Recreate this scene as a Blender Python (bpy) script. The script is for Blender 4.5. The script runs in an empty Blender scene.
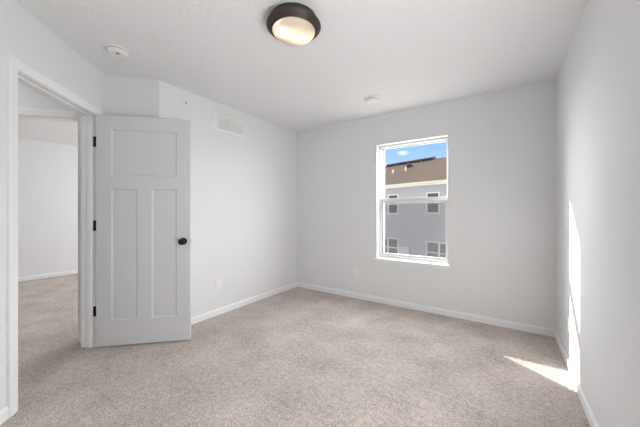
import bpy, bmesh, math
from mathutils import Matrix, Vector

R = math.radians
SC = bpy.context.scene
COL = SC.collection

# ------------------------------------------------------------------ camera
F_PX = 274.0
cam_d = bpy.data.cameras.new('camera')
cam = bpy.data.objects.new('camera', cam_d)
COL.objects.link(cam)
CAM_H, YAW = 1.187, 33.95
cam.location = (0, 0, CAM_H)
cam.rotation_euler = (R(90), 0, R(YAW))
cam_d.sensor_width = 36.0
cam_d.lens = 36.0 * F_PX / 640.0
cam_d.shift_y = -2.0 / 640.0
cam_d.clip_start = 0.02
cam_d.clip_end = 300
SC.camera = cam

# ------------------------------------------------------------------ world
def build_world():
    w = bpy.data.worlds.new('sky'); SC.world = w
    w.use_nodes = True
    nt = w.node_tree; nt.nodes.clear()
    N = nt.nodes.new; L = nt.links.new
    out = N('ShaderNodeOutputWorld'); bg = N('ShaderNodeBackground')
    tc = N('ShaderNodeTexCoord'); sep = N('ShaderNodeSeparateXYZ')
    L(tc.outputs['Generated'], sep.inputs[0])
    # blue above the horizon, deepening higher up
    el = N('ShaderNodeValToRGB')
    e = el.color_ramp.elements
    e[0].position = 0.0; e[0].color = (0.60, 0.76, 0.98, 1)
    e[1].position = 0.25; e[1].color = (0.24, 0.47, 0.90, 1)
    L(sep.outputs['Z'], el.inputs[0])
    # scattered small clouds
    mp = N('ShaderNodeMapping'); mp.inputs['Scale'].default_value = (1, 1, 2.6)
    mp.inputs['Location'].default_value = (0.37, 0.2, 0.42)
    L(tc.outputs['Generated'], mp.inputs[0])
    ns = N('ShaderNodeTexNoise'); ns.inputs['Scale'].default_value = 7; ns.inputs['Detail'].default_value = 5
    L(mp.outputs[0], ns.inputs['Vector'])
    cr = N('ShaderNodeValToRGB')
    cr.color_ramp.elements[0].position = 0.60; cr.color_ramp.elements[1].position = 0.72
    L(ns.outputs['Fac'], cr.inputs[0])
    # one small puff of cloud over the neighbouring roof
    pm = N('ShaderNodeMapping')
    p0, sc = (-0.288, 0.937, 0.2003), (46.0, 12.0, 110.0)
    pm.inputs['Scale'].default_value = sc
    pm.inputs['Location'].default_value = tuple(-a * b for a, b in zip(p0, sc))
    L(tc.outputs['Generated'], pm.inputs[0])
    pg = N('ShaderNodeTexGradient'); pg.gradient_type = 'SPHERICAL'
    L(pm.outputs[0], pg.inputs[0])
    # white brightness added to the unseen southern sky for the neighbouring facade
    mr = N('ShaderNodeMapRange'); mr.inputs['From Min'].default_value = 0.15; mr.inputs['From Max'].default_value = -0.25
    L(sep.outputs['Y'], mr.inputs['Value'])
    mx = N('ShaderNodeMath'); mx.operation = 'MAXIMUM'
    mp2 = N('ShaderNodeMath'); mp2.operation = 'MAXIMUM'
    L(cr.outputs['Color'], mp2.inputs[0]); L(pg.outputs['Fac'], mp2.inputs[1])
    L(mp2.outputs[0], mx.inputs[0]); L(mr.outputs['Result'], mx.inputs[1])
    mix = N('ShaderNodeMixRGB'); mix.inputs['Color2'].default_value = (1.05, 1.07, 1.1, 1)
    L(mx.outputs[0], mix.inputs['Fac']); L(el.outputs['Color'], mix.inputs['Color1'])
    # glow added to the unseen northern sky to brighten the room; blue gap spared
    def band(src, lo, hi_):
        n = N('ShaderNodeMapRange'); n.interpolation_type = 'SMOOTHSTEP'
        n.inputs['From Min'].default_value = lo; n.inputs['From Max'].default_value = hi_
        L(src, n.inputs['Value']); return n.outputs['Result']
    def op(kind, a, b):
        n = N('ShaderNodeMath'); n.operation = kind
        for i, v in enumerate((a, b)):
            if isinstance(v, (int, float)): n.inputs[i].default_value = v
            else: L(v, n.inputs[i])
        return n.outputs[0]
    north = band(sep.outputs['Y'], 0.0, 0.35)
    high = op('MULTIPLY', band(sep.outputs['Z'], 0.25, 0.42), SKY_HIGH)
    east = op('MULTIPLY', band(sep.outputs['X'], -0.05, 0.30), SKY_EAST)
    west = op('MULTIPLY', band(op('MULTIPLY', sep.outputs['X'], -1.0), 0.45, 0.75), SKY_WEST)
    glow = op('MULTIPLY', op('MAXIMUM', op('MAXIMUM', high, east), west), north)
    addc = N('ShaderNodeMixRGB'); addc.blend_type = 'ADD'; addc.inputs['Fac'].default_value = 1.0
    L(mix.outputs[0], addc.inputs['Color1']); L(glow, addc.inputs['Color2'])
    L(addc.outputs[0], bg.inputs['Color']); bg.inputs['Strength'].default_value = 1.0
    L(bg.outputs[0], out.inputs['Surface'])
SKY_HIGH, SKY_EAST, SKY_WEST = 11.0, 17.0, 23.0
build_world()

# ------------------------------------------------------------------ sun and large lights
def light(name, kind, loc, rot=(0, 0, 0), energy=10, color=(1, 1, 1), **kw):
    d = bpy.data.lights.new(name, kind); d.energy = energy; d.color = color
    for k, v in kw.items(): setattr(d, k, v)
    o = bpy.data.objects.new(name, d); COL.objects.link(o)
    o.location = loc; o.rotation_euler = rot
    return o

SUN_DIR = Vector((1.0, -0.68, -0.60))
sun = light('sun', 'SUN', (-20, 15, 12), energy=16, color=(1, 0.955, 0.885), angle=R(0.5))
sun.rotation_euler = SUN_DIR.to_track_quat('-Z', 'Y').to_euler()
# soft fill light added out of view along the right wall
light('room_fill_light', 'AREA', (0.39, 1.00, 1.35), (R(98), 0, R(90)), 37, (0.985, 0.985, 0.99), shape='RECTANGLE', size=0.65, size_y=1.6)
pl = light('window_portal', 'AREA', (-0.9615, 3.55, 1.315), (R(-90), 0, 0), 1, shape='RECTANGLE', size=0.86, size_y=1.5)
pl.data.cycles.is_portal = True
# weak added fill, bounced off the ceiling behind the camera
light('ceiling_bounce_fill', 'AREA', (-0.75, -0.35, 1.7), (R(180), 0, 0), 3.5, (1, 0.99, 0.98), shape='RECTANGLE', size=1.0, size_y=0.7)
# unseen area light added to brighten the loft, round the corner from the doorway
light('loft_fill_light', 'AREA', (-4.7, 4.05, 1.45), (R(-90), 0, 0), 61, (0.99, 0.995, 1.0), shape='RECTANGLE', size=2.2, size_y=1.6)

# unseen point light added to brighten the hall wall above the opening
light('hall_fill_light', 'POINT', (-3.269, 0.137, 2.25), energy=1.8, color=(1, 0.985, 0.96), shadow_soft_size=0.05)
SC.cycles.diffuse_bounces = 8
SC.cycles.max_bounces = 14
SC.view_settings.view_transform = 'Standard'
SC.view_settings.look = 'None'
SC.view_settings.exposure = 0.33
SC.view_settings.gamma = 1.0
SC.view_settings.use_curve_mapping = False

# ------------------------------------------------------------------ materials
def mat(name, color, rough=0.6, metal=0.0, spec=0.5):
    m = bpy.data.materials.new(name); m.use_nodes = True
    b = m.node_tree.nodes['Principled BSDF']
    b.inputs['Base Color'].default_value = (*color, 1)
    b.inputs['Roughness'].default_value = rough
    b.inputs['Metallic'].default_value = metal
    b.inputs['Specular IOR Level'].default_value = spec
    return m

def noise_bump(m, scale, strength, dist, detail=2.0, col=None):
    """Procedural relief (and optional colour variation) in object space."""
    nt = m.node_tree; N = nt.nodes.new; L = nt.links.new
    b = nt.nodes['Principled BSDF']
    tc = N('ShaderNodeTexCoord')
    n = N('ShaderNodeTexNoise'); n.inputs['Scale'].default_value = scale; n.inputs['Detail'].default_value = detail
    L(tc.outputs['Object'], n.inputs['Vector'])
    bp = N('ShaderNodeBump'); bp.inputs['Strength'].default_value = strength; bp.inputs['Distance'].default_value = dist
    L(n.outputs['Fac'], bp.inputs['Height']); L(bp.outputs['Normal'], b.inputs['Normal'])
    if col:
        r = N('ShaderNodeValToRGB')
        r.color_ramp.elements[0].position = 0.35; r.color_ramp.elements[1].position = 0.65
        r.color_ramp.elements[0].color = (*col[0], 1); r.color_ramp.elements[1].color = (*col[1], 1)
        L(n.outputs['Fac'], r.inputs[0]); L(r.outputs[0], b.inputs['Base Color'])
    return m

M = {}
M['wall'] = noise_bump(mat('wall_paint', (0.735, 0.74, 0.745), 0.75, spec=0.25), 130, 0.08, 0.002)
M['ceiling'] = noise_bump(mat('ceiling_texture', (0.78, 0.785, 0.79), 0.9, spec=0.1), 34, 0.9, 0.010, 3)
M['trim'] = mat('white_trim_paint', (0.81, 0.815, 0.82), 0.38, spec=0.4)
M['door'] = mat('shaded_door_paint', (0.635, 0.64, 0.645), 0.42, spec=0.4)  # trim paint darkened: the door's shade is put into its colour
M['vinyl'] = mat('white_vinyl', (0.63, 0.63, 0.625), 0.35, spec=0.4)
M['plastic'] = mat('white_plastic', (0.80, 0.80, 0.79), 0.4, spec=0.4)
M['slot'] = mat('dark_slot', (0.10, 0.10, 0.10), 0.6)
M['vent_back'] = mat('vent_backing', (0.74, 0.74, 0.74), 0.7)
M['recess'] = mat('grey_recess', (0.30, 0.30, 0.30), 0.7)
M['black'] = mat('black_hardware', (0.012, 0.011, 0.010), 0.35, 0.6)
M['bronze'] = mat('oil_rubbed_bronze', (0.055, 0.042, 0.036), 0.5, 0.5)
M['steel'] = mat('brushed_steel', (0.6, 0.6, 0.6), 0.35, 0.9)
M['roofing'] = noise_bump(mat('brown_shingle', (0.30, 0.24, 0.2), 1.0, spec=0.0), 9, 0.3, 0.02, 6, ((0.042, 0.032, 0.026), (0.066, 0.052, 0.043)))
M['fascia'] = mat('almond_fascia', (0.50, 0.47, 0.42), 0.6)
M['house_trim'] = mat('house_trim', (0.60, 0.60, 0.59), 0.5)
M['dark_vent'] = mat('dark_vent', (0.02, 0.02, 0.024), 0.9, spec=0.1)
M['gravel'] = noise_bump(mat('pale_concrete', (0.5, 0.5, 0.5), 0.9, spec=0.1), 4, 0.2, 0.005, 5, ((0.30, 0.29, 0.27), (0.38, 0.37, 0.35)))

def siding_mat():
    m = mat('lap_siding', (0.315, 0.32, 0.34), 0.6, spec=0.3)
    nt = m.node_tree; N = nt.nodes.new; L = nt.links.new
    tc = N('ShaderNodeTexCoord'); sp = N('ShaderNodeSeparateXYZ')
    L(tc.outputs['Object'], sp.inputs[0])
    k = N('ShaderNodeMath'); k.operation = 'MULTIPLY'; k.inputs[1].default_value = 1 / 0.13
    L(sp.outputs['Z'], k.inputs[0])
    fr = N('ShaderNodeMath'); fr.operation = 'FRACT'; L(k.outputs[0], fr.inputs[0])
    iv = N('ShaderNodeMath'); iv.operation = 'SUBTRACT'; iv.inputs[0].default_value = 1; L(fr.outputs[0], iv.inputs[1])
    bp = N('ShaderNodeBump'); bp.inputs['Strength'].default_value = 1; bp.inputs['Distance'].default_value = 0.02
    L(iv.outputs[0], bp.inputs['Height']); L(bp.outputs[0], nt.nodes['Principled BSDF'].inputs['Normal'])
    return m
M['siding'] = siding_mat()

def carpet_mat():
    m = mat('cut_pile_carpet', (0.5, 0.44, 0.4), 1.0, spec=0.0)
    nt = m.node_tree; N = nt.nodes.new; L = nt.links.new
    b = nt.nodes['Principled BSDF']
    b.inputs['Sheen Weight'].default_value = 0.15
    tc = N('ShaderNodeTexCoord')
    def noise(sc, det):
        n = N('ShaderNodeTexNoise'); n.inputs['Scale'].default_value = sc; n.inputs['Detail'].default_value = det
        L(tc.outputs['Object'], n.inputs['Vector']); return n
    fine = noise(105, 2); mid = noise(30, 3); big = noise(3.2, 4)
    def m2(op, a, bb):
        x = N('ShaderNodeMath'); x.operation = op
        for i, v in enumerate((a, bb)):
            if isinstance(v, (int, float)): x.inputs[i].default_value = v
            else: L(v, x.inputs[i])
        return x.outputs[0]
    s = m2('ADD', m2('MULTIPLY', fine.outputs['Fac'], 0.55), m2('MULTIPLY', mid.outputs['Fac'], 0.26))
    s = m2('ADD', s, m2('MULTIPLY', big.outputs['Fac'], 0.27))
    r = N('ShaderNodeValToRGB')
    r.color_ramp.elements[0].position = 0.37; r.color_ramp.elements[0].color = (0.25, 0.213, 0.190, 1)
    r.color_ramp.elements[1].position = 0.69; r.color_ramp.elements[1].color = (0.70, 0.632, 0.582, 1)
    L(s, r.inputs[0]); L(r.outputs[0], b.inputs['Base Color'])
    bp = N('ShaderNodeBump'); bp.inputs['Strength'].default_value = 0.9; bp.inputs['Distance'].default_value = 0.014
    L(s, bp.inputs['Height']); L(bp.outputs[0], b.inputs['Normal'])
    return m
M['carpet'] = carpet_mat()

def mix_mat(name, fac, glossy, color, rough=0.02):
    m = bpy.data.materials.new(name); m.use_nodes = True
    nt = m.node_tree; nt.nodes.clear(); N = nt.nodes.new; L = nt.links.new
    out = N('ShaderNodeOutputMaterial'); mx = N('ShaderNodeMixShader'); mx.inputs[0].default_value = fac
    t = N('ShaderNodeBsdfTransparent')
    g = N('ShaderNodeBsdfGlossy' if glossy else 'ShaderNodeBsdfDiffuse')
    g.inputs['Color'].default_value = (*color, 1); g.inputs['Roughness'].default_value = rough
    L(t.outputs[0], mx.inputs[1]); L(g.outputs[0], mx.inputs[2]); L(mx.outputs[0], out.inputs['Surface'])
    return m
M['glass'] = mix_mat('clear_glass', 0.02, True, (0.9, 0.95, 0.95))
M['screen'] = mix_mat('insect_screen_mesh', 0.50, False, (0.16, 0.16, 0.17), 0.5)
M['far_glass'] = mat('house_window_glass', (0.05, 0.045, 0.04), 0.08, spec=0.5)

def dome_mat():
    m = bpy.data.materials.new('alabaster_glass'); m.use_nodes = True
    nt = m.node_tree; nt.nodes.clear(); N = nt.nodes.new; L = nt.links.new
    out = N('ShaderNodeOutputMaterial'); mx = N('ShaderNodeMixShader'); mx.inputs[0].default_value = 0.82
    d = N('ShaderNodeBsdfPrincipled'); d.inputs['Base Color'].default_value = (0.9, 0.85, 0.76, 1); d.inputs['Roughness'].default_value = 0.25
    t = N('ShaderNodeBsdfTranslucent'); t.inputs['Color'].default_value = (0.95, 0.88, 0.77, 1)
    L(d.outputs[0], mx.inputs[1]); L(t.outputs[0], mx.inputs[2]); L(mx.outputs[0], out.inputs['Surface'])
    return m
M['dome'] = dome_mat()
def bulb_mat():
    m = mat('lit_bulb', (0.9, 0.9, 0.9), 0.4)
    b = m.node_tree.nodes['Principled BSDF']
    b.inputs['Emission Color'].default_value = (1, 0.83, 0.6, 1); b.inputs['Emission Strength'].default_value = 1.0
    return m
M['bulb'] = bulb_mat()

# ------------------------------------------------------------------ mesh helpers
class MB:
    def __init__(self): self.bm = bmesh.new()
    def face(self, pts):
        vs = [self.bm.verts.new(p) for p in pts]
        return self.bm.faces.new(vs)
    def box(self, x0, x1, y0, y1, z0, z1):
        p = [(x0, y0), (x1, y0), (x1, y1), (x0, y1)]
        return self.prism(p, z0, z1)
    def prism(self, poly, z0, z1):
        a = [self.bm.verts.new((x, y, z0)) for x, y in poly]
        b = [self.bm.verts.new((x, y, z1)) for x, y in poly]
        n = len(poly)
        self.bm.faces.new(a[::-1]); self.bm.faces.new(b)
        for i in range(n):
            j = (i + 1) % n
            self.bm.faces.new((a[i], a[j], b[j], b[i]))
        return self
    def loft(self, sections, close=True):
        rows = [[self.bm.verts.new(p) for p in s] for s in sections]
        n = len(rows[0])
        for r0, r1 in zip(rows, rows[1:]):
            for i in range(n if close else n - 1):
                j = (i + 1) % n
                self.bm.faces.new((r0[i], r0[j], r1[j], r1[i]))
        if close:
            self.bm.faces.new(rows[0][::-1]); self.bm.faces.new(rows[-1])
        return self
    def lathe(self, prof, seg=48, mtx=None):
        """prof: (radius, z) pairs; radius 0 closes the end."""
        rings = []
        for r, z in prof:
            if r <= 1e-6: rings.append([self.bm.verts.new((0, 0, z))])
            else: rings.append([self.bm.verts.new((r * math.cos(2 * math.pi * i / seg), r * math.sin(2 * math.pi * i / seg), z)) for i in range(seg)])
        vs = [v for rg in rings for v in rg]
        for a, b in zip(rings, rings[1:]):
            for i in range(seg):
                j = (i + 1) % seg
                if len(a) == 1 and len(b) == 1: continue
                if len(a) == 1: self.bm.faces.new((a[0], b[i], b[j]))
                elif len(b) == 1: self.bm.faces.new((a[i], a[j], b[0]))
                else: self.bm.faces.new((a[i], a[j], b[j], b[i]))
        if mtx is not None: bmesh.ops.transform(self.bm, matrix=mtx, verts=vs)
        return self
    def build(self, name, material, parent=None, bevel=0.0, smooth=False, loc=None, rotz=None):
        bmesh.ops.recalc_face_normals(self.bm, faces=self.bm.faces[:])
        me = bpy.data.meshes.new(name); self.bm.to_mesh(me); self.bm.free()
        me.materials.append(material)
        o = bpy.data.objects.new(name, me); COL.objects.link(o)
        if parent is not None: o.parent = parent
        if loc is not None: o.location = loc
        if rotz is not None: o.rotation_euler = (0, 0, rotz)
        if bevel > 0:
            b = o.modifiers.new('bevel', 'BEVEL'); b.width = bevel; b.segments = 2; b.limit_method = 'ANGLE'; b.angle_limit = R(40)
        if smooth:
            for p in me.polygons: p.use_smooth = True
            try: me.set_sharp_from_angle(angle=R(38))
            except Exception: pass
        return o

def tag(o, label=None, cat=None, group=None, kind=None):
    if label: o['label'] = label
    if cat: o['category'] = cat
    if group: o['group'] = group
    if kind: o['kind'] = kind
    return o

def empty(name, loc, rotz=0.0):
    o = bpy.data.objects.new(name, None); COL.objects.link(o)
    o.empty_display_size = 0.1
    o.location = loc; o.rotation_euler = (0, 0, rotz)
    return o

def copy_tree(o, parent=None):
    c = o.copy(); COL.objects.link(c)
    if parent is not None: c.parent = parent
    for ch in list(o.children): copy_tree(ch, c)
    return c

def struct(o, label, cat): return tag(o, label, cat, kind='structure')

# ------------------------------------------------------------------ room dimensions (metres)
H = 2.44                     # ceiling height
XL, XR, YB, YF = -2.733, 0.407, 3.396, -0.90
T = 0.115                    # partition thickness
TB = 0.26                    # outer (window) wall thickness
A = (-3.057, 0.9855)            # inner corner of diagonal wall and short return wall
B = (XL, 1.3095)               # outer corner of short return wall and left wall
Q = math.sqrt(0.5)
XH, YH = -6.82, 4.2          # loft beyond the door

def dg(x, y):                # diagonal wall frame: x towards the latch side, y into the room, origin at A
    return (A[0] + Q * x + Q * y, A[1] - Q * x + Q * y)
DROT = R(-45)

# floor and ceiling
SLAB = [(XH - T, YF - T), (XR + T, YF - T), (XR + T, YB + TB), (XL, YB + TB), (XL, YH + T), (XH - T, YH + T)]
mb = MB(); mb.prism(SLAB, -0.14, 0.0)
struct(mb.build('floor', M['carpet']), 'beige cut pile carpet floor running from the bedroom through the doorway', 'floor')
mb = MB(); mb.prism(SLAB, H, H + 0.14)
struct(mb.build('ceiling', M['ceiling']), 'white textured ceiling over the room', 'ceiling')

# outer walls
WX0, WX1, WZ0, WZ1 = -1.402, -0.521, 0.559, 2.072
mb = MB()
mb.box(XL - T, WX0, YB, YB + TB, 0, H); mb.box(WX1, XR + T, YB, YB + TB, 0, H)
mb.box(WX0, WX1, YB, YB + TB, 0, WZ0); mb.box(WX0, WX1, YB, YB + TB, WZ1, H)
struct(mb.build('wall_back', M['wall']), 'grey back wall with the window in it', 'wall')
mb = MB(); mb.prism([B, (XL, YB), (XL - T, YB), (XL - T, B[1] + 0.048)], 0, H)
struct(mb.build('wall_left', M['wall']), 'pale grey left wall with air vent and outlet, behind the open door', 'wall')
mb = MB(); mb.box(XR, XR + T, YF, YB, 0, H)
struct(mb.build('wall_right', M['wall']), 'pale grey right wall with a bright sun patch', 'wall')
mb = MB(); mb.box(XH - T, XR + T, YF - T, YF, 0, H)
struct(mb.build('wall_front', M['wall']), 'plain wall behind the camera', 'wall')
mb = MB(); mb.prism([A, B, (XL - T, B[1] + 0.048), (A[0] - Q * T, A[1] + Q * T)], 0, H)
struct(mb.build('wall_return', M['wall']), 'short shaded return wall above and behind the open door', 'wall')

# diagonal wall with doorway (frame origin A)
D0, DW, DH = 0.117, 0.788, 2.027          # hinge jamb position, clear width, clear height
JT = 0.018                               # jamb board thickness
LEN = (A[1] - YF) / Q
mb = MB()
mb.box(0, D0 - JT, -T, 0, 0, H)
mb.box(D0 + DW + JT, LEN, -T, 0, 0, H)
mb.box(D0 - JT, D0 + DW + JT, -T, 0, DH + JT, H)
struct(mb.build('wall_diagonal', M['wall'], loc=(*A, 0), rotz=DROT), 'angled wall holding the bedroom doorway', 'wall')

# hall wall, in line with the return wall, with cased opening to the loft
HROT = R(-135)
O0, OW = 0.213, 0.80
mb = MB()
mb.box(T, O0 - JT, -T, 0, 0, H); mb.box(O0 + OW + JT, 1.45, -T, 0, 0, H); mb.box(O0 - JT, O0 + OW + JT, -T, 0, DH + JT, H)
struct(mb.build('wall_hall', M['wall'], loc=(*A, 0), rotz=HROT), 'shaded hall wall above the cased opening beyond the door', 'wall')
mb = MB(); mb.box(XH - T, XH, YF, YH, 0, H)
struct(mb.build('wall_loft', M['wall']), 'bright far wall seen through the doorway', 'wall')
mb = MB(); mb.box(XH - T, XL - T, YH, YH + T, 0, H); mb.box(XL - T, XL, YB + TB, YH + T, 0, H)
struct(mb.build('wall_side', M['wall']), 'side wall of the room beyond the hall, out of sight', 'wall')

# ------------------------------------------------------------------ baseboards
BBH, BBT = 0.072, 0.013
BPROF = [(0, 0), (BBT, 0), (BBT, BBH - 0.018), (BBT * 0.55, BBH - 0.004), (BBT * 0.35, BBH), (0, BBH)]
def baseboard(name, pts, label):
    """Sweep the profile along a floor polyline, room on its left."""
    mb = MB(); secs = []
    P = [Vector(p) for p in pts]
    for i, p in enumerate(P):
        ds = []
        if i > 0: ds.append((p - P[i - 1]).normalized())
        if i < len(P) - 1: ds.append((P[i + 1] - p).normalized())
        ns = [Vector((-d.y, d.x)) for d in ds]
        n = ns[0] if len(ns) == 1 else (ns[0] + ns[1]) / (1 + ns[0].dot(ns[1]))
        secs.append([(p.x + n.x * t, p.y + n.y * t, z) for t, z in BPROF])
    mb.loft(secs)
    return struct(mb.build(name, M['trim']), label, 'baseboard')
baseboard('baseboard_back', [(XR - BBT * 0, YB), (XL, YB)], 'white baseboard along the back wall under the window')
baseboard('baseboard_left', [(XL, YB), B], 'white baseboard along the left wall below the air vent')
baseboard('baseboard_right', [(XR, YF), (XR, YB)], 'white baseboard along the right wall under the sun patch')
baseboard('baseboard_return', [B, A], 'white baseboard behind the open door')
CW = 0.060                                # casing width
baseboard('baseboard_diagonal', [dg(D0 + DW + CW + 0.004, 0), dg(LEN, 0)], 'white baseboard left of the doorway casing')
baseboard('baseboard_loft', [(XH, YH), (XH, YF)], 'white baseboard on the far wall seen through the doorway')

# ------------------------------------------------------------------ door frames (casing, jambs, stops)
def casing_prof(t):          # (offset outward from opening, thickness)
    return [(0.0, 0.0), (0.0, t * 0.62), (0.006, t * 0.72), (0.022, t * 0.78), (0.034, t * 0.92), (CW - 0.006, t), (CW, t * 0.9), (CW, 0.0)]
def casing(parent, x0, x1, zt, y, sgn):
    path = [((x0, 0), (-1, 0)), ((x0, zt), (-1, 1)), ((x1, zt), (1, 1)), ((x1, 0), (1, 0))]
    for a, b in zip(path, path[1:]):
        mb = MB()
        mb.loft([[(p[0] + d[0] * o, y + sgn * t, p[1] + d[1] * o) for o, t in casing_prof(0.018)] for p, d in (a, b)])
        mb.build('casing', M['trim'], parent)
def door_frame(name, loc, rotz, x0, w, label, stop):
    e = empty(name, loc, rotz); struct(e, label, 'door frame')
    rv = 0.005
    casing(e, x0 - rv, x0 + w + rv, DH + rv, 0.0, 1)
    casing(e, x0 - rv, x0 + w + rv, DH + rv, -T, -1)
    mb = MB(); mb.box(x0 - JT, x0, -T, 0, 0, DH); mb.build('jamb', M['trim'], e, 0.001)
    mb = MB(); mb.box(x0 + w, x0 + w + JT, -T, 0, 0, DH); mb.build('jamb', M['trim'], e, 0.001)
    mb = MB(); mb.box(x0 - JT, x0 + w + JT, -T, 0, DH, DH + JT); mb.build('jamb', M['trim'], e, 0.001)
    if stop:
        s0, s1 = -0.072, -0.038
        mb = MB(); mb.box(x0, x0 + 0.011, s0, s1, 0, DH); mb.box(x0 + w - 0.011, x0 + w, s0, s1, 0, DH)
        mb.box(x0 + 0.011, x0 + w - 0.011, s0, s1, DH - 0.011, DH)
        mb.build('door_stop', M['trim'], e, 0.002)
        mb = MB(); mb.box(x0 + w - 0.0016, x0 + w + 0.0005, -0.034, 0.001, 0.885, 0.945)
        tag(mb.build('strike_plate', M['black'], e), 'black strike plate')
    return e
door_frame('trim_1', (*A, 0), DROT, D0, DW, 'white casing and jambs around the bedroom doorway', True)
door_frame('trim_2', (*A, 0), HROT, O0, OW, 'white casing of the hall opening seen through the doorway', False)

# ------------------------------------------------------------------ the open bedroom door
def panel_face(mb, w, h, y, s, panels, frames):
    """One moulded face in the plane y, recessed along -s."""
    for (x0, x1, z0, z1) in frames:
        mb.face([(x0, y, z0), (x1, y, z0), (x1, y, z1), (x0, y, z1)])
    for (x0, x1, z0, z1) in panels:
        def ring(i, d): return [(x0 + i, y - s * d, z0 + i), (x1 - i, y - s * d, z0 + i), (x1 - i, y - s * d, z1 - i), (x0 + i, y - s * d, z1 - i)]
        rs = [ring(0, 0), ring(0.003, 0.004), ring(0.013, 0.0095), ring(0.016, 0.0095)]
        for a, b in zip(rs, rs[1:]):
            for i in range(4):
                j = (i + 1) % 4
                mb.face([a[i], a[j], b[j], b[i]])
        mb.face(rs[-1])

def build_door(pin, rotz):
    """Local x runs from the hinge edge to the latch edge; y = 0 is the hall face."""
    d = empty('door_1', (*pin, 0), rotz)
    struct(d, 'white three panel bedroom door standing open with black knob', 'door')
    w, h, t, gap = 0.762, 2.016, 0.035, 0.012
    st, tr, lr, br, mu = 0.115, 0.118, 0.115, 0.222, 0.115
    tp = 0.408
    z = lambda v: v + gap
    ztop = h
    p_top = (st, w - st, z(h - tr - tp), z(h - tr))
    zl1 = h - tr - tp - lr
    pw = (w - 2 * st - mu) / 2
    panels = [p_top, (st, st + pw, z(br), z(zl1)), (w - st - pw, w - st, z(br), z(zl1))]
    frames = [(0, st, z(0), z(h)), (w - st, w, z(0), z(h)), (st, w - st, z(h - tr), z(h)), (st, w - st, z(zl1), z(zl1 + lr)),
              (st, w - st, z(0), z(br)), (st + pw, w - st - pw, z(br), z(zl1))]
    mb = MB()
    panel_face(mb, w, h, 0, -1, panels, frames)
    panel_face(mb, w, h, t, 1, panels, frames)
    for x in (0, w): mb.face([(x, 0, z(0)), (x, t, z(0)), (x, t, z(h)), (x, 0, z(h))])
    for zz in (z(0), z(h)): mb.face([(0, 0, zz), (w, 0, zz), (w, t, zz), (0, t, zz)])
    bmesh.ops.remove_doubles(mb.bm, verts=mb.bm.verts[:], dist=0.0002)
    mb.build('door_slab', M['door'], d)
    # hinges: knuckle at the pin, one leaf on the jamb, one on the door edge
    for zc in (0.312, 1.063, 1.80):
        mb = MB(); hh = 0.089
        mtx = Matrix.Translation((-0.006, t + 0.002, zc - hh / 2))
        mb.lathe([(0, -0.004), (0.004, -0.003), (0.0065, 0), (0.0065, hh), (0.004, hh + 0.003), (0, hh + 0.004)], 16, mtx)
        mb.box(-0.0016, 0.0004, 0.002, t + 0.002, zc - hh / 2, zc + hh / 2)
        mb.box(-0.040, -0.006, t - 0.003, t + 0.001, zc - hh / 2, zc + hh / 2)
        tag(mb.build('hinge', M['black'], d), 'black butt hinge')
    # knob, rose and latch
    zk, xk = 0.915, w - 0.060
    for s, y0 in ((-1, 0.0), (1, t)):
        rot = Matrix.Translation((xk, y0, zk)) @ Matrix.Rotation(R(90) if s < 0 else R(-90), 4, 'X')
        mb = MB()
        mb.lathe([(0.0125, 0.006), (0.0115, 0.022), (0.014, 0.030), (0.024, 0.038), (0.0285, 0.048), (0.0275, 0.058), (0.020, 0.066), (0.010, 0.0685), (0, 0.069)], 32, rot)
        k = tag(mb.build('knob', M['black'], d, smooth=True), 'black round door knob')
        mb = MB()
        mb.lathe([(0.033, 0), (0.033, 0.004), (0.029, 0.009), (0.014, 0.011), (0, 0.011)], 32, rot)
        mb.build('rose', M['black'], k, smooth=True)
    mb = MB(); mb.box(w - 0.001, w + 0.0012, 0.005, t - 0.005, zk - 0.028, zk + 0.028)
    lp = mb.build('latch_plate', M['steel'], d)
    mb = MB(); mb.prism([(w, 0.011), (w + 0.011, 0.020), (w, 0.025)], zk - 0.009, zk + 0.009)
    mb.build('latch_bolt', M['steel'], lp)
    return d
# hinge jamb at D0; slab stands square to the wall, hall face towards the opening
pin = dg(D0 + 0.039, 0.0157)
build_door(pin, R(44.6))

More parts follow.
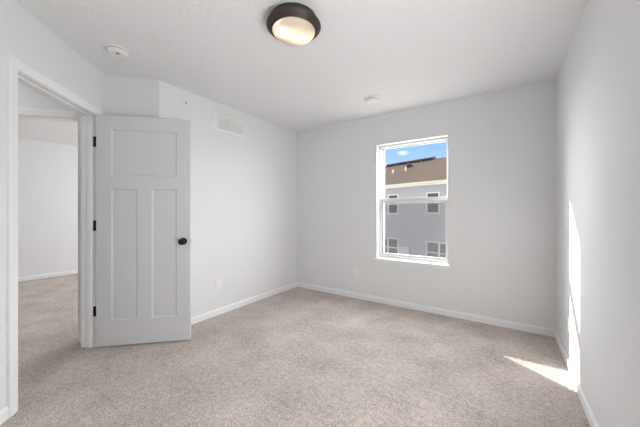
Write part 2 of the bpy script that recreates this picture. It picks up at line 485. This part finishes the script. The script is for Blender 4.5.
# ------------------------------------------------------------------ window
def rect_frame(mb, x0, x1, z0, z1, y0, y1, ws):
    l, r, b, t = ws
    mb.box(x0, x0 + l, y0, y1, z0, z1); mb.box(x1 - r, x1, y0, y1, z0, z1)
    mb.box(x0 + l, x1 - r, y0, y1, z0, z0 + b); mb.box(x0 + l, x1 - r, y0, y1, z1 - t, z1)
def build_window():
    e = empty('window_1', ((WX0 + WX1) / 2, YB, WZ0)); struct(e, 'white single hung window in the back wall', 'window')
    hw = (WX1 - WX0) / 2; h = WZ1 - WZ0
    b0 = 0.018                                # top of stool above rough sill
    lt = 0.012                                # liner thickness
    mb = MB()
    mb.box(-hw, -hw + lt, 0.0, 0.10, b0, h); mb.box(hw - lt, hw, 0.0, 0.10, b0, h); mb.box(-hw + lt, hw - lt, 0.0, 0.10, h - lt, h)
    mb.build('window_liner', M['vinyl'], e, 0.001)
    mb = MB(); rect_frame(mb, -hw, hw, b0, h, 0.10, TB - 0.02, (0.030, 0.030, 0.030, 0.030))
    mb.build('window_frame', M['vinyl'], e, 0.002)
    zm = 0.768                                # middle of the meeting rail
    i = 0.030
    mb = MB(); rect_frame(mb, -hw + i, hw - i, zm - 0.030, h - i, 0.165, 0.195, (0.020, 0.020, 0.062, 0.014))
    us = mb.build('upper_sash', M['vinyl'], e, 0.002)
    mb = MB(); mb.box(-hw + i + 0.02, hw - i - 0.02, 0.177, 0.181, zm + 0.032, h - i - 0.014)
    mb.build('glass_pane', M['glass'], us)
    mb = MB(); rect_frame(mb, -hw + i, hw - i, b0 + 0.030, zm + 0.036, 0.130, 0.160, (0.026, 0.026, 0.024, 0.046))
    ls = mb.build('lower_sash', M['vinyl'], e, 0.002)
    mb = MB(); mb.box(-hw + i + 0.026, hw - i - 0.026, 0.143, 0.147, b0 + 0.054, zm - 0.010)
    mb.build('glass_pane', M['glass'], ls)
    mb = MB(); rect_frame(mb, -hw + i, hw - i, b0 + 0.030, zm, 0.205, 0.213, (0.016, 0.016, 0.016, 0.016))
    sf = mb.build('screen_frame', M['vinyl'], e)
    mb = MB(); mb.face([(-hw + i + 0.012, 0.209, b0 + 0.042), (hw - i - 0.012, 0.209, b0 + 0.042), (hw - i - 0.012, 0.209, zm - 0.012), (-hw + i + 0.012, 0.209, zm - 0.012)])
    tag(mb.build('insect_screen', M['screen'], sf), 'dark fine insect screen')
    mb = MB()
    mb.prism([(-hw - 0.022, -0.026), (hw + 0.022, -0.026), (hw + 0.022, 0.0), (hw, 0.0), (hw, 0.10), (-hw, 0.10), (-hw, 0.0), (-hw - 0.022, 0.0)], -0.004, b0)
    mb.build('window_stool', M['trim'], e, 0.004)
    mb = MB(); mb.box(-hw - 0.004, hw + 0.004, -0.010, 0.0, -0.030, -0.004)
    mb.build('apron', M['trim'], e, 0.002)
build_window()

# ------------------------------------------------------------------ ceiling light
def build_lamp(x, y):
    e = empty('ceiling_light', (x, y, H))
    tag(e, 'bronze flush mount ceiling light with glowing cream glass dome', 'ceiling light')
    mb = MB()
    mb.lathe([(0, -0.001), (0.150, -0.001), (0.153, -0.008), (0.160, -0.026), (0.173, -0.041), (0.177, -0.048), (0.174, -0.054), (0.163, -0.064), (0.152, -0.076), (0.146, -0.081), (0.139, -0.080), (0.139, -0.060), (0.140, -0.014), (0, -0.012)], 64)
    mb.build('pan', M['bronze'], e, smooth=True)
    mb = MB()
    prof = [(0.1385, -0.065), (0.138, -0.079)]
    for k in range(1, 13):
        a = R(90) * k / 12
        prof.append((0.138 * math.cos(a), -0.079 - 0.048 * math.sin(a)))
    mb.lathe(prof, 64)
    mb.build('glass_dome', M['dome'], e, smooth=True)
    for s in (-1, 1):
        bx, by = s * 0.058 * math.cos(R(65)) + 0.010, s * 0.058 * math.sin(R(65)) - 0.015
        mb = MB()
        mb.lathe([(0, -0.028), (0.012, -0.025), (0.022, -0.014), (0.025, 0), (0.022, 0.014), (0.013, 0.028), (0.013, 0.034), (0, 0.034)], 20, Matrix.Translation((bx, by, -0.050)))
        mb.build('bulb', M['bulb'], e, smooth=True)
        l = light('bulb_light', 'POINT', (bx, by, -0.086), energy=0.135, color=(1, 0.88, 0.75), shadow_soft_size=0.002)
        l.parent = e
build_lamp(-1.141, 1.389)

# ------------------------------------------------------------------ ceiling detectors, sprinkler
def build_detector(x, y):
    e = empty('smoke_detector', (x, y, H))
    tag(e, 'white round smoke detector on the ceiling near the doorway', 'smoke detector')
    mb = MB(); mb.lathe([(0, 0), (0.072, 0), (0.073, -0.004), (0.070, -0.010), (0, -0.010)], 48); mb.build('base', M['plastic'], e, smooth=True)
    mb = MB(); mb.lathe([(0, -0.010), (0.058, -0.010), (0.058, -0.016), (0, -0.016)], 48); mb.build('smoke_slot', M['recess'], e, smooth=True)
    mb = MB(); mb.lathe([(0, -0.016), (0.064, -0.016), (0.065, -0.021), (0.060, -0.032), (0.048, -0.039), (0.024, -0.041), (0.022, -0.040), (0, -0.040)], 48)
    c = mb.build('cover', M['plastic'], e, smooth=True)
    mb = MB(); mb.lathe([(0.013, -0.040), (0.013, -0.044), (0.010, -0.0455), (0, -0.0455)], 24, Matrix.Translation((0.022, -0.006, 0)))
    mb.build('test_button', M['recess'], c, smooth=True)
build_detector(-2.483, 0.883)
def build_disc(x, y):
    e = empty('ceiling_detector', (x, y, H))
    tag(e, 'low white round detector on the ceiling in front of the window', 'detector')
    mb = MB(); mb.lathe([(0, 0), (0.092, 0), (0.094, -0.005), (0.088, -0.012), (0, -0.012)], 48); mb.build('base', M['plastic'], e, smooth=True)
    mb = MB(); mb.lathe([(0, -0.012), (0.060, -0.012), (0.060, -0.018), (0, -0.018)], 48); mb.build('sensor_slot', M['recess'], e, smooth=True)
    mb = MB(); mb.lathe([(0, -0.018), (0.069, -0.018), (0.069, -0.026), (0.056, -0.038), (0, -0.040)], 48); mb.build('cover', M['plastic'], e, smooth=True)
build_disc(-1.223, 2.84)

def wall_frame(name, loc, rotz): return empty(name, loc, rotz)
def build_sprinkler():
    e = empty('wall_sprinkler', (XL, 1.567, 2.298), R(-90))
    tag(e, 'small round white sprinkler head high on the wall above the open door', 'sprinkler')
    ax = Matrix.Rotation(R(-90), 4, 'X')
    mb = MB(); mb.lathe([(0, 0), (0.040, 0), (0.040, 0.004), (0.032, 0.012), (0.018, 0.016), (0, 0.016)], 40, ax); mb.build('escutcheon', M['plastic'], e, smooth=True)
    mb = MB(); mb.lathe([(0.011, 0.014), (0.011, 0.034), (0.008, 0.040), (0, 0.040)], 24, ax)
    n = mb.build('nozzle', M['steel'], e, smooth=True)
    mb = MB(); mb.box(-0.014, 0.014, 0.036, 0.060, 0.010, 0.013); mb.box(-0.014, 0.014, 0.057, 0.060, -0.010, 0.013)
    mb.build('deflector', M['plastic'], n)
build_sprinkler()

# ------------------------------------------------------------------ return air vent
def build_vent():
    w, h = 0.42, 0.205
    e = empty('air_vent', (XL, 2.130, 2.116), R(-90))
    tag(e, 'white rectangular louvred air vent high on the left wall', 'vent')
    f = 0.024
    mb = MB()
    o, i = [(-w / 2, 0), (w / 2, 0), (w / 2, h), (-w / 2, h)], [(-w / 2 + f, f), (w / 2 - f, f), (w / 2 - f, h - f), (-w / 2 + f, h - f)]
    m_ = [(-w / 2 + 0.006, 0.006), (w / 2 - 0.006, 0.006), (w / 2 - 0.006, h - 0.006), (-w / 2 + 0.006, h - 0.006)]
    rings = [[(x, 0, z) for x, z in o], [(x, 0.006, z) for x, z in m_], [(x, 0.008, z) for x, z in i], [(x, 0.001, z) for x, z in i]]
    for a, b in zip(rings, rings[1:]):
        for k in range(4):
            j = (k + 1) % 4; mb.face([a[k], a[j], b[j], b[k]])
    mb.build('vent_frame', M['plastic'], e)
    mb = MB(); mb.box(-w / 2 + f - 0.004, w / 2 - f + 0.004, -0.001, 0.0012, f - 0.004, h - f + 0.004)
    mb.build('backing', M['vent_back'], e)
    mb = MB(); n = 13; sp = (h - 2 * f) / n
    for k in range(n):
        z0 = f + k * sp
        mb.loft([[(x, 0.0015, z0 + sp * 0.98), (x, 0.0030, z0 + sp * 1.0), (x, 0.0075, z0 + sp * 0.16), (x, 0.0060, z0 + sp * 0.10)] for x in (-w / 2 + f, w / 2 - f)])
    mb.build('louvers', M['plastic'], e)
    mb = MB(); mb.box(-0.006, 0.006, 0.001, 0.0085, f, h - f); mb.build('divider', M['plastic'], e)
    for s in (-1, 1):
        mb = MB(); mb.lathe([(0.004, 0.007), (0.003, 0.0095), (0, 0.010)], 12, Matrix.Translation((s * (w / 2 - 0.012), 0, h / 2)) @ Matrix.Rotation(R(-90), 4, 'X'))
        mb.build('screw', M['plastic'], e)
build_vent()

# ------------------------------------------------------------------ wall outlets
def build_outlet(loc, rotz):
    e = empty('wall_outlet', loc, rotz)
    mb = MB(); mb.box(-0.035, 0.035, 0, 0.006, -0.0575, 0.0575); mb.build('cover_plate', M['plastic'], e, 0.003)
    for zc in (-0.0195, 0.0195):
        mb = MB(); mb.box(-0.017, 0.017, 0.005, 0.0075, zc - 0.0145, zc + 0.0145); r = mb.build('receptacle', M['plastic'], e, 0.002)
        mb = MB(); mb.box(-0.0075, -0.0055, 0.007, 0.0079, zc - 0.003, zc + 0.006); mb.box(0.0055, 0.0075, 0.007, 0.0079, zc - 0.003, zc + 0.006); mb.box(-0.002, 0.002, 0.007, 0.0079, zc - 0.011, zc - 0.007)
        mb.build('slots', M['slot'], r)
    mb = MB(); mb.lathe([(0.0035, 0.0055), (0.003, 0.0075), (0, 0.008)], 12, Matrix.Rotation(R(-90), 4, 'X')); mb.build('screw', M['plastic'], e)
    return e
G = 'wall outlets'
o1 = build_outlet((XL, 1.963, 0.348), R(-90)); tag(o1, 'white outlet low on the left wall beside the open door', 'outlet', G)
for loc, rz, lab in (((-1.691, YB, 0.362), R(180), 'white outlet low on the back wall left of the window'),
                     ((XR, 2.788, 0.328), R(90), 'white outlet low on the right wall at the sun patch')):
    c = copy_tree(o1); c.location = loc; c.rotation_euler = (0, 0, rz); tag(c, lab, 'outlet', G)

# ------------------------------------------------------------------ outdoors: ground and the neighbouring building
GZ = -3.2
mb = MB(); mb.box(-60, 60, YB + 1.0, 90, GZ - 0.2, GZ)
struct(mb.build('ground', M['gravel']), 'pale concrete court between the buildings outside the window', 'ground')
def build_house():
    e = empty('apartment_building', (-4.7375, 21.162, GZ), math.atan2(-0.3065, 0.9519))
    tag(e, 'grey sided neighbouring building with brown shingle roof outside the window', 'building')
    g = -GZ
    L0, L1, DEP = -13.0, 11.0, 10.0
    ze = g + 3.12; zr = g + 6.0
    mb = MB(); mb.prism([(L0, 0), (L1, 0), (L1, DEP), (L0, DEP)], 0, ze)
    for x in (L0 + 0.001, L1 - 0.001):
        mb.face([(x, 0, ze), (x, DEP, ze), (x, DEP / 2, zr - 0.2)])
    mb.build('siding_wall', M['siding'], e)
    ov = 0.40; zo = ze + 0.27
    mb = MB()
    th = 0.10
    sec = [(-ov, zo), (DEP / 2, zr), (DEP + ov, zo), (DEP + ov, zo - th), (DEP / 2, zr - th), (-ov, zo - th)]
    mb.loft([[(x, y, z) for y, z in sec] for x in (L0 - 0.3, L1 + 0.3)])
    mb.build('roof', M['roofing'], e)
    mb = MB(); mb.box(L0 - 0.3, L1 + 0.3, -ov - 0.02, -ov + 0.02, ze - 0.02, zo - 0.04); mb.build('fascia', M['fascia'], e)
    mb = MB(); mb.box(L0 - 0.3, L1 + 0.3, -ov + 0.02, 0, ze - 0.02, ze + 0.01); mb.build('soffit', M['fascia'], e)
    mb = MB(); mb.loft([[(x, -ov - 0.02, zo - 0.03), (x, -ov - 0.14, zo - 0.03), (x, -ov - 0.13, zo - 0.12), (x, -ov - 0.06, zo - 0.15), (x, -ov - 0.02, zo - 0.15)] for x in (L0 - 0.3, L1 + 0.3)])
    mb.build('gutter', M['fascia'], e)
    def win(x0, x1, z0, z1, mull=None):
        z0 += g; z1 += g
        mb = MB(); rect_frame(mb, x0, x1, z0, z1, -0.05, 0.02, (0.07, 0.07, 0.07, 0.07))
        zm = (z0 + z1) / 2
        mb.box(x0 + 0.09, x1 - 0.09, -0.035, 0.02, zm - 0.035, zm + 0.035)
        if mull is not None: mb.box(mull - 0.06, mull + 0.06, -0.045, 0.02, z0 + 0.09, z1 - 0.09)
        f = mb.build('window', M['house_trim'], e)
        mb = MB(); mb.box(x0 + 0.05, x1 - 0.05, -0.012, -0.004, z0 + 0.05, z1 - 0.05); mb.build('pane', M['far_glass'], f)
    win(-3.50, -2.50, 1.00, 2.58); win(-0.03, 0.97, 1.04, 2.58)
    win(-4.56, -2.50, -2.57, -1.00, -3.53); win(-0.03, 1.96, -2.57, -1.00, 0.95)
    slope = (zr - zo) / (DEP / 2 + ov)
    rz = lambda y: zo + (y + ov) * slope
    for k in range(4):                         # low ridge vents
        xa = -7.42 + k * 1.36
        mb = MB()
        sec = [(DEP / 2 - 0.25, rz(DEP / 2 - 0.25)), (DEP / 2 - 0.23, rz(DEP / 2 - 0.25) + 0.24), (DEP / 2, zr + 0.25), (DEP / 2 + 0.23, rz(DEP / 2 - 0.25) + 0.24), (DEP / 2 + 0.25, rz(DEP / 2 - 0.25))]
        mb.loft([[(x, y, z) for y, z in sec] for x in (xa, xa + 1.15)])
        mb.build('ridge_vent', M['dark_vent'], e)
    for x, y in ((-4.83, 2.40), (-3.57, 2.60)):
        mb = MB(); mb.lathe([(0.075, 0), (0.075, 0.36), (0.06, 0.38), (0, 0.38)], 16, Matrix.Translation((x, y, rz(y) - 0.05))); mb.build('vent_pipe', M['fascia'], e)
    mb = MB(); y = 3.5; mb.box(-4.10, -3.72, y, y + 0.4, rz(y) - 0.05, rz(y + 0.4) + 0.08); mb.build('box_vent', M['dark_vent'], e)
    mb = MB(); mb.box(-2.36, -1.42, -0.22, 0, g - 2.75, g - 1.58); mb.build('utility_box', mat('pale_box', (0.43, 0.46, 0.51), 0.5), e, 0.02)
build_house()
